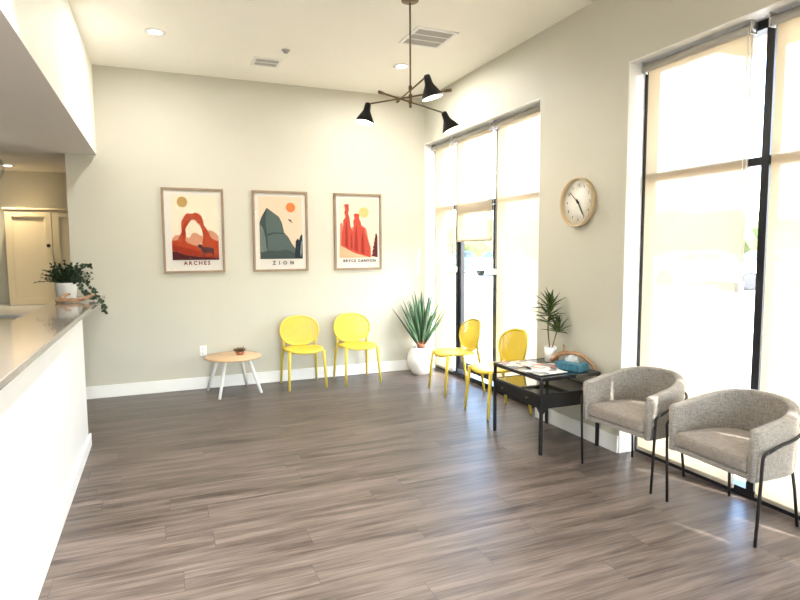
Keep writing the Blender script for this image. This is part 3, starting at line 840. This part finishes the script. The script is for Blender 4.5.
bm = nb(); box(bm, -a + .002, -a + .018, -b + .03, b - .03, .366, .452, bev=.002); dr = obj('drawer', bm, M['black'], t)
for y in (-.17, .17):
    bm = nb(); lathe(bm, [(0, 0), (.005, 0), (.005, .010), (.010, .014), (.010, .02), (0, .022)], 14, (-a + .002, y, .41), axis=Matrix.Rotation(-PI / 2, 4, 'Y')); obj('knob', bm, M['brass'], dr, smooth=True)

# magazines
def mag_mat(name, cols, seed):
    m, nt, b, out = new_mat(name)
    tc = nt.nodes.new('ShaderNodeTexCoord'); mp = nt.nodes.new('ShaderNodeMapping'); mp.inputs['Location'].default_value = (seed, seed * 1.7, 0)
    nt.links.new(tc.outputs['Object'], mp.inputs['Vector'])
    v = nt.nodes.new('ShaderNodeTexVoronoi'); v.inputs['Scale'].default_value = 17
    nt.links.new(mp.outputs['Vector'], v.inputs['Vector'])
    r = nt.nodes.new('ShaderNodeValToRGB'); r.color_ramp.interpolation = 'CONSTANT'
    el = r.color_ramp.elements; el[0].color = (*cols[0], 1); el[1].position = .35; el[1].color = (*cols[1], 1)
    for i, c in enumerate(cols[2:]): e = el.new(.55 + .15 * i); e.color = (*c, 1)
    s = nt.nodes.new('ShaderNodeSeparateColor'); nt.links.new(v.outputs['Color'], s.inputs[0]); nt.links.new(s.outputs[0], r.inputs['Fac'])
    nt.links.new(r.outputs['Color'], b.inputs['Base Color']); b.inputs['Roughness'].default_value = .25
    return m
mags = [((2.745, 4.02), 8, .5925, 'pinkish patterned magazine at the far end of the black end table', [(.75, .70, .64), (.62, .50, .42), (.55, .25, .2), (.3, .3, .32)]),
        ((2.86, 3.84), -12, .5965, 'colourful magazine in the middle of the fanned magazines', [(.78, .77, .74), (.45, .42, .4), (.15, .14, .15), (.6, .25, .2)]),
        ((2.735, 3.66), 3, .6005, 'white covered magazine at the near end of the end table, topmost', [(.85, .85, .84), (.82, .82, .81), (.30, .32, .34), (.10, .10, .11)])]
for i, ((x, y), r, z, lab, cols) in enumerate(mags):
    t = thing('magazine', lab, 'magazine', (x, y, z), math.radians(r), 'magazines fanned on the end table')
    bm = nb(); box(bm, -.135, .135, -.105, .105, .0005, .0030); obj('pages', bm, M['paper'], t)
    bm = nb(); box(bm, -.137, .137, -.107, .107, .0030, .0036); obj('cover', bm, mag_mat('magazine_cover', cols, i * 3.1), t)

# tissue box
t = thing('tissue_box', 'teal tissue box with a white tissue standing on the end table', 'tissue box', (2.995, 3.665, .5925), math.radians(14))
bm = nb(); box(bm, -.062, .062, -.115, .115, 0, .06, bev=.003); obj('carton', bm, M['tissuebox'], t)
bm = nb(); NU, NV = 14, 8; g = []
for i in range(NU):
    row = []
    for j in range(NV):
        u = i / (NU - 1) * 2 - 1; v = j / (NV - 1)
        z = .058 + v * (.062 * (1 - .65 * abs(u)) ) + .004 * math.sin(9 * u)
        row.append(bm.verts.new((.018 * math.sin(5 * u + 3 * v) * v + .01 * v, u * (.062 + .02 * v), z)))
    g.append(row)
fs = [bm.faces.new((g[i][j], g[i + 1][j], g[i + 1][j + 1], g[i][j + 1])) for i in range(NU - 1) for j in range(NV - 1)]
bmesh.ops.solidify(bm, geom=fs, thickness=.002)
obj('tissue', bm, M['tissue'], t, smooth=True)

def wobble(pts, rad, amp, seed):
    out = []
    for i, p in enumerate(pts):
        n = noise.noise_vector(Vector((i * .7 + seed, seed, 0)))
        out.append(Vector(p) + n * amp)
    return out
def smooth_path(pts, n=6):
    P = [Vector(p) for p in pts]; out = []
    for i in range(len(P) - 1):
        p0, p1, p2, p3 = P[max(i - 1, 0)], P[i], P[i + 1], P[min(i + 2, len(P) - 1)]
        for k in range(n):
            u = k / n
            out.append(.5 * ((2 * p1) + (-p0 + p2) * u + (2 * p0 - 5 * p1 + 4 * p2 - p3) * u * u + (-p0 + 3 * p1 - 3 * p2 + p3) * u ** 3))
    out.append(P[-1]); return out
def branch(bm, pts, r0, r1, seed, seg=12):
    sp = smooth_path(pts); n = len(sp)
    sp = wobble(sp, 0, .004, seed)
    rs = [(r0 + (r1 - r0) * i / (n - 1)) * (1 + .25 * noise.noise(Vector((i * .6, seed, 2)))) for i in range(n)]
    rs[0] *= .5; rs[-1] *= .4
    tube(bm, sp, rs, seg, flat=.8)
t = thing('driftwood', 'arched brown driftwood branch leaning over the teal tissue box', 'driftwood', (3.092, 3.722, .592))
bm = nb()
branch(bm, [(-.05, .20, .025), (-.06, .17, .075), (-.03, .08, .105), (.01, -.02, .105), (.015, -.12, .075), (.0, -.20, .045), (-.01, -.232, .014)], .026, .012, 3.1)
branch(bm, [(-.04, .12, .09), (.0, .16, .14), (.0, .17, .165)], .014, .006, 5.2)
branch(bm, [(-.06, .19, .03), (-.09, .20, .035), (-.11, .17, .05), (-.10, .15, .07)], .022, .010, 7.7)
obj('branch', bm, M['driftwood'], t, smooth=True)

# ------------------------------------------------------------------ plants
def blade(bm, base, az, tilt, L, w, droop=0, mi=0, base_mi=None, fold=.35, n=9, wb=.35, curl=0):
    """sword leaf rising from base, leaning tilt rad from vertical towards az"""
    d = Vector((math.cos(az), math.sin(az), 0)); s = Vector((-math.sin(az), math.cos(az), 0))
    p = Vector(base); prev = None; tl = tilt
    for i in range(n + 1):
        q = i / n
        tl = tilt + droop * q * q
        dirv = d * math.sin(tl) + Vector((0, 0, 1)) * math.cos(tl)
        up = d * math.cos(tl) * -1 + Vector((0, 0, 1)) * math.sin(tl)
        ww = w * ((wb + (1 - wb) * min(1, q / .35)) if q < .35 else (1 - ((q - .35) / .65) ** 1.7)) + .0008
        cur = [bm.verts.new(p + s * ww + up * ww * fold), bm.verts.new(p - up * ww * .12), bm.verts.new(p - s * ww + up * ww * fold), bm.verts.new(p - up * (ww * .12 + .0015))]
        if prev:
            for k in range(4):
                f = bm.faces.new((prev[k], prev[(k + 1) % 4], cur[(k + 1) % 4], cur[k])); f.smooth = True
                f.material_index = base_mi if (base_mi is not None and q < .17) else mi
        prev = cur
        p = p + dirv * (L / n)
t = thing('potted_agave', 'large spiky agave in a round white pot in the window corner', 'potted plant', (2.975, 6.50, 0))
bm = nb(); lathe(bm, [(0, .0), (.095, .0), (.105, .008), (.145, .06), (.172, .14), (.176, .19), (.160, .27), (.135, .325), (.130, .34), (.122, .34), (.120, .33), (.120, .30), (0, .30)], 48); obj('pot', bm, M['pot_white'], t, smooth=True)
bm = nb(); lathe(bm, [(0, .318), (.06, .316), (.1195, .308), (.1195, .302), (0, .302)], 28); obj('soil', bm, M['soil'], t)
bm = nb(); rng = random.Random(4)
tube(bm, [(0, 0, .31), (0, 0, .38), (0, 0, .42)], [.045, .055, .03], 14, mi=1)
for i in range(36):
    q = i / 35; az = i * 2.39996 + rng.uniform(-.2, .2)
    tilt = math.radians(3 + 34 * q ** .8) + rng.uniform(-.04, .04)
    L = (.66 - .10 * q) * rng.uniform(.88, 1.06)
    L = min(L, .66)
    rr = .012 + .03 * q
    if math.sin(az) * math.sin(tilt) * L > .23: L = .23 / (math.sin(az) * math.sin(tilt))
    if math.cos(az) * math.sin(tilt) * L > .24: L = .24 / (math.cos(az) * math.sin(tilt))
    blade(bm, (rr * math.cos(az), rr * math.sin(az), .35 + .04 * (1 - q)), az, tilt, L, rng.uniform(.024, .031), droop=rng.uniform(-.06, .05), base_mi=1, fold=.45)
obj('foliage', bm, [M['agave'], M['agave_base']], t)

# small dracaena on the end table
t = thing('potted_dracaena', 'small two stemmed palm like plant in a white pot on the end table', 'potted plant', (3.05, 4.01, .592))
bm = nb(); lathe(bm, [(0, 0), (.042, 0), (.045, .004), (.052, .125), (.050, .128), (.046, .125), (.046, .11), (0, .11)], 32); obj('pot', bm, M['pot_white'], t, smooth=True)
bm = nb(); lathe(bm, [(0, .120), (.0455, .118), (.0455, .111), (0, .111)], 20); obj('soil', bm, M['soil'], t)
tops = []
S1 = smooth_path([(0, .005, .11), (-.008, .02, .22), (-.012, .02, .33), (0, .01, .43), (.0, .01, .50)])
S2 = smooth_path([(.01, -.01, .11), (.02, -.03, .2), (.035, -.055, .30)])
bm = nb(); tube(bm, S1, .0055, 8); obj('stem', bm, M['stem'], t)
bm = nb(); tube(bm, S2, .005, 8); obj('stem', bm, M['stem'], t)
bm = nb(); rng = random.Random(9)
def rosette(c, n, L, t0, t1):
    for i in range(n):
        q = i / (n - 1); az = i * 2.39996 + rng.uniform(-.3, .3)
        tl = math.radians(t0 + (t1 - t0) * q)
        LL = L * rng.uniform(.8, 1.1)
        mx = (R - .01 - 3.05 - c[0])
        ex = math.cos(az) * math.sin(tl) * LL
        if ex > mx: LL *= mx / ex * .9
        blade(bm, (c[0], c[1], c[2] - .012 * q), az, tl, LL, .0155, droop=.25, n=6, fold=.3)
rosette((0, .01, .47), 18, .165, 5, 85)
rosette((-.006, .015, .40), 16, .17, 35, 95)
rosette((-.01, .02, .345), 8, .15, 50, 90)
rosette((.035, -.055, .27), 16, .16, 5, 85)
obj('foliage', bm, M['leaf'], t)

# bushy plant with trailing vine on the counter end
t = thing('trailing_plant', 'bushy plant with a long trailing vine in a white pot on the counter end', 'potted plant', (-.84, 6.33, 1.09))
bm = nb(); lathe(bm, [(0, 0), (.075, 0), (.08, .005), (.092, .14), (.094, .165), (.089, .167), (.084, .160), (.083, .145), (0, .145)], 36); obj('pot', bm, M['pot_white'], t, smooth=True)
bm = nb(); lathe(bm, [(0, .158), (.0825, .155), (.0825, .146), (0, .146)], 24); obj('soil', bm, M['soil'], t)
def leaflet(bm, p, dirv, L, w, nrm):
    dirv = dirv.normalized(); s = dirv.cross(nrm)
    if s.length < 1e-3: s = dirv.cross(Vector((1, 0, 0)))
    s.normalize(); n = s.cross(dirv)
    pts = [(0, 0), (.25, .8), (.5, 1), (.78, .7), (1, 0)]
    A = [p + dirv * L * a + s * w * b + n * w * .25 * b for a, b in pts]; B = [p + dirv * L * a - s * w * b + n * w * .25 * b for a, b in pts[1:-1]]
    C = [p + dirv * L * a for a, b in pts[1:-1]]
    va = [bm.verts.new(v) for v in A]; vb = [bm.verts.new(v) for v in B]; vc = [bm.verts.new(v) for v in C]
    for q in ((va[0], va[1], vc[0]), (va[1], va[2], vc[1], vc[0]), (va[2], va[3], vc[2], vc[1]), (va[3], va[4], vc[2]),
              (va[0], vc[0], vb[0]), (vb[0], vc[0], vc[1], vb[1]), (vb[1], vc[1], vc[2], vb[2]), (vb[2], vc[2], va[4])):
        bm.faces.new(q)
bm = nb(); rng = random.Random(21)
for i in range(60):
    az = i * 2.39996; tl = math.radians(8 + 62 * (i / 59)) ; L = rng.uniform(.12, .22)
    d0 = Vector((math.cos(az) * math.sin(tl), math.sin(az) * math.sin(tl), math.cos(tl)))
    p = Vector((math.cos(az) * .03, math.sin(az) * .03, .155)); pts = [p.copy()]
    for k in range(6):
        p = p + d0 * (L / 6); d0 = (d0 + Vector((0, 0, -.10))).normalized(); pts.append(p.copy())
        for q in range(3):
            v = Vector((rng.uniform(-1, 1), rng.uniform(-1, 1), rng.uniform(-.3, .9)))
            leaflet(bm, p, (v + d0), rng.uniform(.022, .04), rng.uniform(.008, .014), Vector((0, 0, 1)))
    tube(bm, pts, .0015, 5)
obj('foliage', bm, M['leaf_dark'], t, recalc=False)
for vi, vp in enumerate([
    [(.05, -.02, .16), (.10, -.06, .26), (.17, -.08, .33), (.22, -.10, .32)],
    [(.06, -.03, .16), (.12, -.10, .21), (.19, -.16, .17), (.25, -.22, .10), (.29, -.26, .035), (.335, -.28, -.04), (.340, -.29, -.10)],
    [(.05, -.05, .16), (.11, -.12, .19), (.15, -.18, .12), (.20, -.22, .05), (.26, -.24, .03)]]):
    bm = nb(); sp = smooth_path(vp, 6); tube(bm, sp, .0018, 5)
    for k in range(2, len(sp), 1):
        for q in range(2):
            v = Vector((rng.uniform(-1, 1), rng.uniform(-1, 1), rng.uniform(-.8, .8)))
            leaflet(bm, sp[k], v, rng.uniform(.026, .042), rng.uniform(.010, .015), Vector((0, -1, .3)))
    obj('vine', bm, M['leaf_dark'], t, recalc=False)

t = thing('driftwood_piece', 'flat pale driftwood piece lying in front of the counter plant', 'driftwood', (-.76, 5.98, 1.09))
bm = nb()
branch(bm, [(-.13, .02, .022), (-.06, 0, .028), (.02, .0, .022), (.09, .02, .03), (.17, .06, .055)], .024, .012, 1.3)
branch(bm, [(-.08, .0, .035), (-.05, .02, .065), (-.01, .04, .08)], .020, .010, 2.3)
branch(bm, [(.04, .0, .02), (.10, -.03, .028), (.15, -.02, .045), (.19, .01, .07)], .018, .008, 4.3)
branch(bm, [(-.12, -.02, .015), (-.02, -.05, .018), (.06, -.04, .014)], .016, .009, 6.3)
obj('branch', bm, M['drift_pale'], t, smooth=True)

# ------------------------------------------------------------------ small round table
t = thing('side_table', 'small round oak topped side table on four splayed white legs', 'table', (.70, 6.47, 0), math.radians(12))
bm = nb(); lathe(bm, [(0, .385), (.290, .385), (.300, .390), (.302, .398), (.296, .406), (0, .406)], 64); obj('tabletop', bm, M['oak'], t)
for k, (fx, fy) in enumerate([(-.232, -.226), (.232, -.215), (.225, .225), (-.225, .225)]):
    bm = nb(); tube(bm, [(fx, fy, 0), (fx * .55, fy * .55, .385)], [.0155, .020], 14); obj('leg', bm, M['plastic_white'], t)
bm = nb(); box(bm, -.15, .15, -.02, .02, .375, .386); box(bm, -.02, .02, -.15, .15, .375, .386); obj('underframe', bm, M['plastic_white'], t)
t = thing('potted_succulent', 'tiny reddish green succulent in a terracotta bowl on the round table', 'potted plant', (.775, 6.50, .4062))
bm = nb(); lathe(bm, [(0, 0), (.028, 0), (.033, .004), (.047, .03), (.048, .036), (.043, .036), (.040, .028), (0, .028)], 28); obj('bowl', bm, M['terracotta'], t, smooth=True)
bm = nb(); lathe(bm, [(0, .033), (.0405, .031), (.0405, .0285), (0, .0285)], 20); obj('soil', bm, M['soil'], t)
bm = nb(); rng = random.Random(3)
for cxx, cyy, sc_, n in ((0, 0, 1, 16), (.025, 0, .8, 12), (-.045, .0, .6, 12), (.03, .02, .9, 12)):
    for i in range(n):
        az = i * 2.39996; tl = math.radians(15 + 65 * i / n)
        p = Vector((cxx, cyy, .03 + (.012 if cxx < -.04 else 0)))
        d = Vector((math.cos(az) * math.sin(tl), math.sin(az) * math.sin(tl), math.cos(tl)))
        L = .062 * sc_ * rng.uniform(.8, 1.15)
        tube(bm, [p, p + d * L * .5, p + d * L * .85, p + d * L], [.004, .0075 * sc_, .005 * sc_, .0008], 7)
obj('foliage', bm, M['succ'], t, smooth=True)

# wall outlet
t = thing('wall_outlet', 'small white electrical outlet low on the back wall behind the round table', 'outlet', (.41, D, .43))
bm = nb(); box(bm, -.037, .037, -.006, -.0005, -.058, .058, bev=.003); obj('cover_plate', bm, M['plastic_white'], t)
for z in (-.024, .024):
    bm = nb(); lathe(bm, [(0, .009), (.016, .009), (.017, .0065), (0, .0065)], 20, (0, 0, z), axis=Matrix.Rotation(PI / 2, 4, 'X'))
    for x in (-.006, .006): box(bm, x - .001, x + .001, -.0094, -.0088, z - .004, z + .006, mi=1)
    obj('socket', bm, [M['plastic_white'], M['black']], t)

# ------------------------------------------------------------------ outdoors
bm = nb(); box(bm, R + .3, 140, -90, 160, -.14, -.02)
struct('ground', bm, M['asphalt'])
bm = nb(); box(bm, R + .31, 4.55, 1.30, 3.44, 3.12, 3.62, bev=.01); box(bm, R + .31, 4.50, 1.35, 3.40, 3.10, 3.12)
struct('trim_canopy', bm, M['stucco'])

bm = nb(); rng = random.Random(12)
for i in range(90):
    q = i / 89; az = math.radians(-10 + 72 * q)      # spread as seen from the building
    dist = rng.uniform(60, 74); x = math.cos(az) * dist; y = math.sin(az) * dist
    r = rng.uniform(2.2, 3.6)
    res = bmesh.ops.create_icosphere(bm, subdivisions=2, radius=r)
    for v in res['verts']:
        k = 1 + .28 * noise.noise(v.co * .9 + Vector((i, 0, 0)))
        v.co = Vector((v.co.x * k + x, v.co.y * k + y, max(-.02, v.co.z * k * .85 + rng.uniform(1.4, 2.6) * 0 + 2.2)))
for f in bm.faces: f.smooth = False
o = obj('tree_line', bm, M['tree']); tag(o, 'row of yellow green trees beyond the parking lot, seen through the blinds', 'trees', kind='stuff')

def car(locn, rz, paint, label):
    t = thing('parked_car', label, 'car', locn, rz, 'cars in the parking lot outside')
    prof = [(-2.2, .35), (-2.22, .75), (-2.12, .95), (-1.55, 1.02), (-.95, 1.42), (.55, 1.45), (1.15, 1.02), (2.0, .88), (2.2, .62), (2.2, .32)]
    # wheel arches
    arch = []
    for cx_ in (1.35, -1.35):
        arch += [(cx_ + .36 * math.cos(a), .33 + .36 * math.sin(a)) for a in [PI * k / 8 for k in range(9)]]
    poly = prof + [p for p in arch if True]
    bm = nb()
    def side(y, ins): return [bm.verts.new((x, y * (ins if z > 1.0 else 1), z)) for x, z in poly]
    L, Rr = side(.88, .82), side(-.88, .82)
    n = len(poly); bm.faces.new(L); bm.faces.new(Rr[::-1])
    for i in range(n): bm.faces.new((L[i], L[(i + 1) % n], Rr[(i + 1) % n], Rr[i]))
    obj('body', bm, paint, t)
    bm = nb()
    for s in (-1, 1):
        for quad in ([(-1.32, 1.06), (-.88, 1.36), (-.22, 1.39), (-.22, 1.06)], [(-.14, 1.06), (-.14, 1.39), (.50, 1.39), (.98, 1.06)]):
            vs = [bm.verts.new((x, s * (.725 + (.0 if z > 1 else 0)) , z)) for x, z in quad]; bm.faces.new(vs)
    for quad in ([(-1.50, 1.055), (-.99, 1.415)], [(1.12, 1.055), (.60, 1.43)]):
        (x0, z0), (x1, z1) = quad; s = -1 if x0 < 0 else 1
        vs = [bm.verts.new((x0 + s * .02, y, z0 + .01)) for y in (-.66, .66)] + [bm.verts.new((x1 + s * .02, y, z1 + .01)) for y in (.62, -.62)]; bm.faces.new(vs)
    obj('window_glass', bm, M['car_glass'], t)
    for x in (1.35, -1.35):
        for s in (-1, 1):
            bm = nb(); lathe(bm, [(0, -.1), (.2, -.1), (.31, -.09), (.33, -.05), (.33, .05), (.31, .09), (.2, .1), (0, .1)], 24, (x, s * .80, .31), axis=Matrix.Rotation(PI / 2, 4, 'X')); obj('wheel', bm, M['tyre'], t)
    return t
ords = ['leftmost', 'second from left', 'third from left', 'fourth from left', 'rightmost']
proto = {}
def put(key, locn, rz, label):
    if key not in proto: proto[key] = car(locn, rz, M['car_' + key], label)
    else: dup(proto[key], locn, rz, label)
near = [('blue', (18.5, 34.5)), ('white', (19.5, 30.2)), ('silver', (20.5, 22.0)), ('white', (21.5, 18.6)), ('white', (21.5, 14.8))]
for i, (k, (x, y)) in enumerate(near):
    put(k, (x, y, -.02), math.radians(90 + 65) if i > 1 else math.radians(20), '%s car in the nearer parking row outside, %s' % (k, ords[i]))
far = [('white', (36, 44)), ('silver', (38, 38)), ('white', (40, 33)), ('silver', (41, 27.5))]
for i, (k, (x, y)) in enumerate(far):
    put(k, (x, y, -.02), math.radians(130), '%s car in the farther parking row outside, %s' % (k, ords[i] if i < 3 else 'rightmost'))

# ------------------------------------------------------------------ light
w = bpy.data.worlds.new('sky'); sc.world = w; w.use_nodes = True
nt = w.node_tree; bg = nt.nodes['Background']
sky = nt.nodes.new('ShaderNodeTexSky'); sky.sky_type = 'NISHITA'; sky.sun_disc = False
sky.sun_elevation = math.radians(50); sky.air_density = 1.0; sky.dust_density = 2.5; sky.ozone_density = 1
sdir = Vector((.34, -.94, 0)).normalized()     # where the sun stands
sky.sun_rotation = math.atan2(sdir.x, sdir.y)
nt.links.new(sky.outputs['Color'], bg.inputs['Color']); bg.inputs['Strength'].default_value = 1.85
s = bpy.data.lights.new('sun', 'SUN'); s.energy = 15; s.angle = math.radians(.6); s.color = (1, .93, .82)
so = bpy.data.objects.new('sun', s); COL.objects.link(so)
el = math.radians(50)
d = Vector((sdir.x * math.cos(el), sdir.y * math.cos(el), math.sin(el)))
so.rotation_euler = d.to_track_quat('Z', 'Y').to_euler(); so.location = (20, -20, 20)
# sky portals in the window openings
def portal(name, locn, sx, sy, rot):
    l = bpy.data.lights.new(name, 'AREA'); l.shape = 'RECTANGLE'; l.size = sx; l.size_y = sy; l.cycles.is_portal = True
    o = bpy.data.objects.new(name, l); COL.objects.link(o); o.location = locn; o.rotation_euler = rot
portal('portal_far', (R + .29, (F0 + F1) / 2, ZH / 2), ZH, F1 - F0, (0, PI / 2, 0))
portal('portal_near', (R + .29, (N0 + N1) / 2, ZH / 2), ZH, N1 - N0, (0, PI / 2, 0))

portal('portal_rear', (1.22, YB - .14, 1.44), 3.4, 2.88, (PI / 2, 0, 0))

# ------------------------------------------------------------------ camera
yaw, pitch, roll, fpx = .393, -.0867, -.0058, 576.86
cs, sn = math.cos(yaw), math.sin(yaw)
Fv = Vector((sn * math.cos(pitch), cs * math.cos(pitch), math.sin(pitch))); R0 = Vector((cs, -sn, 0)); U0 = R0.cross(Fv)
Rv = R0 * math.cos(roll) + U0 * math.sin(roll); Uv = -R0 * math.sin(roll) + U0 * math.cos(roll)
cam = bpy.data.cameras.new('camera'); cam.sensor_width = 36; cam.sensor_fit = 'HORIZONTAL'; cam.lens = fpx / 800 * 36; cam.clip_start = .05; cam.clip_end = 500
co = bpy.data.objects.new('camera', cam); COL.objects.link(co)
mt = Matrix((Rv, Uv, -Fv)).transposed().to_4x4(); mt.translation = Vector((0, 0, CAMH)); co.matrix_world = mt
sc.camera = co
vs = sc.view_settings
sc.display_settings.display_device = 'sRGB'
vs.view_transform = 'Standard'; vs.look = 'None'; vs.gamma = 1; vs.use_curve_mapping = False
vs.exposure = 0.96
sc.cycles.use_denoising = True
sc.cycles.max_bounces = 10; sc.cycles.diffuse_bounces = 6; sc.cycles.transparent_max_bounces = 24; sc.cycles.sample_clamp_indirect = 12
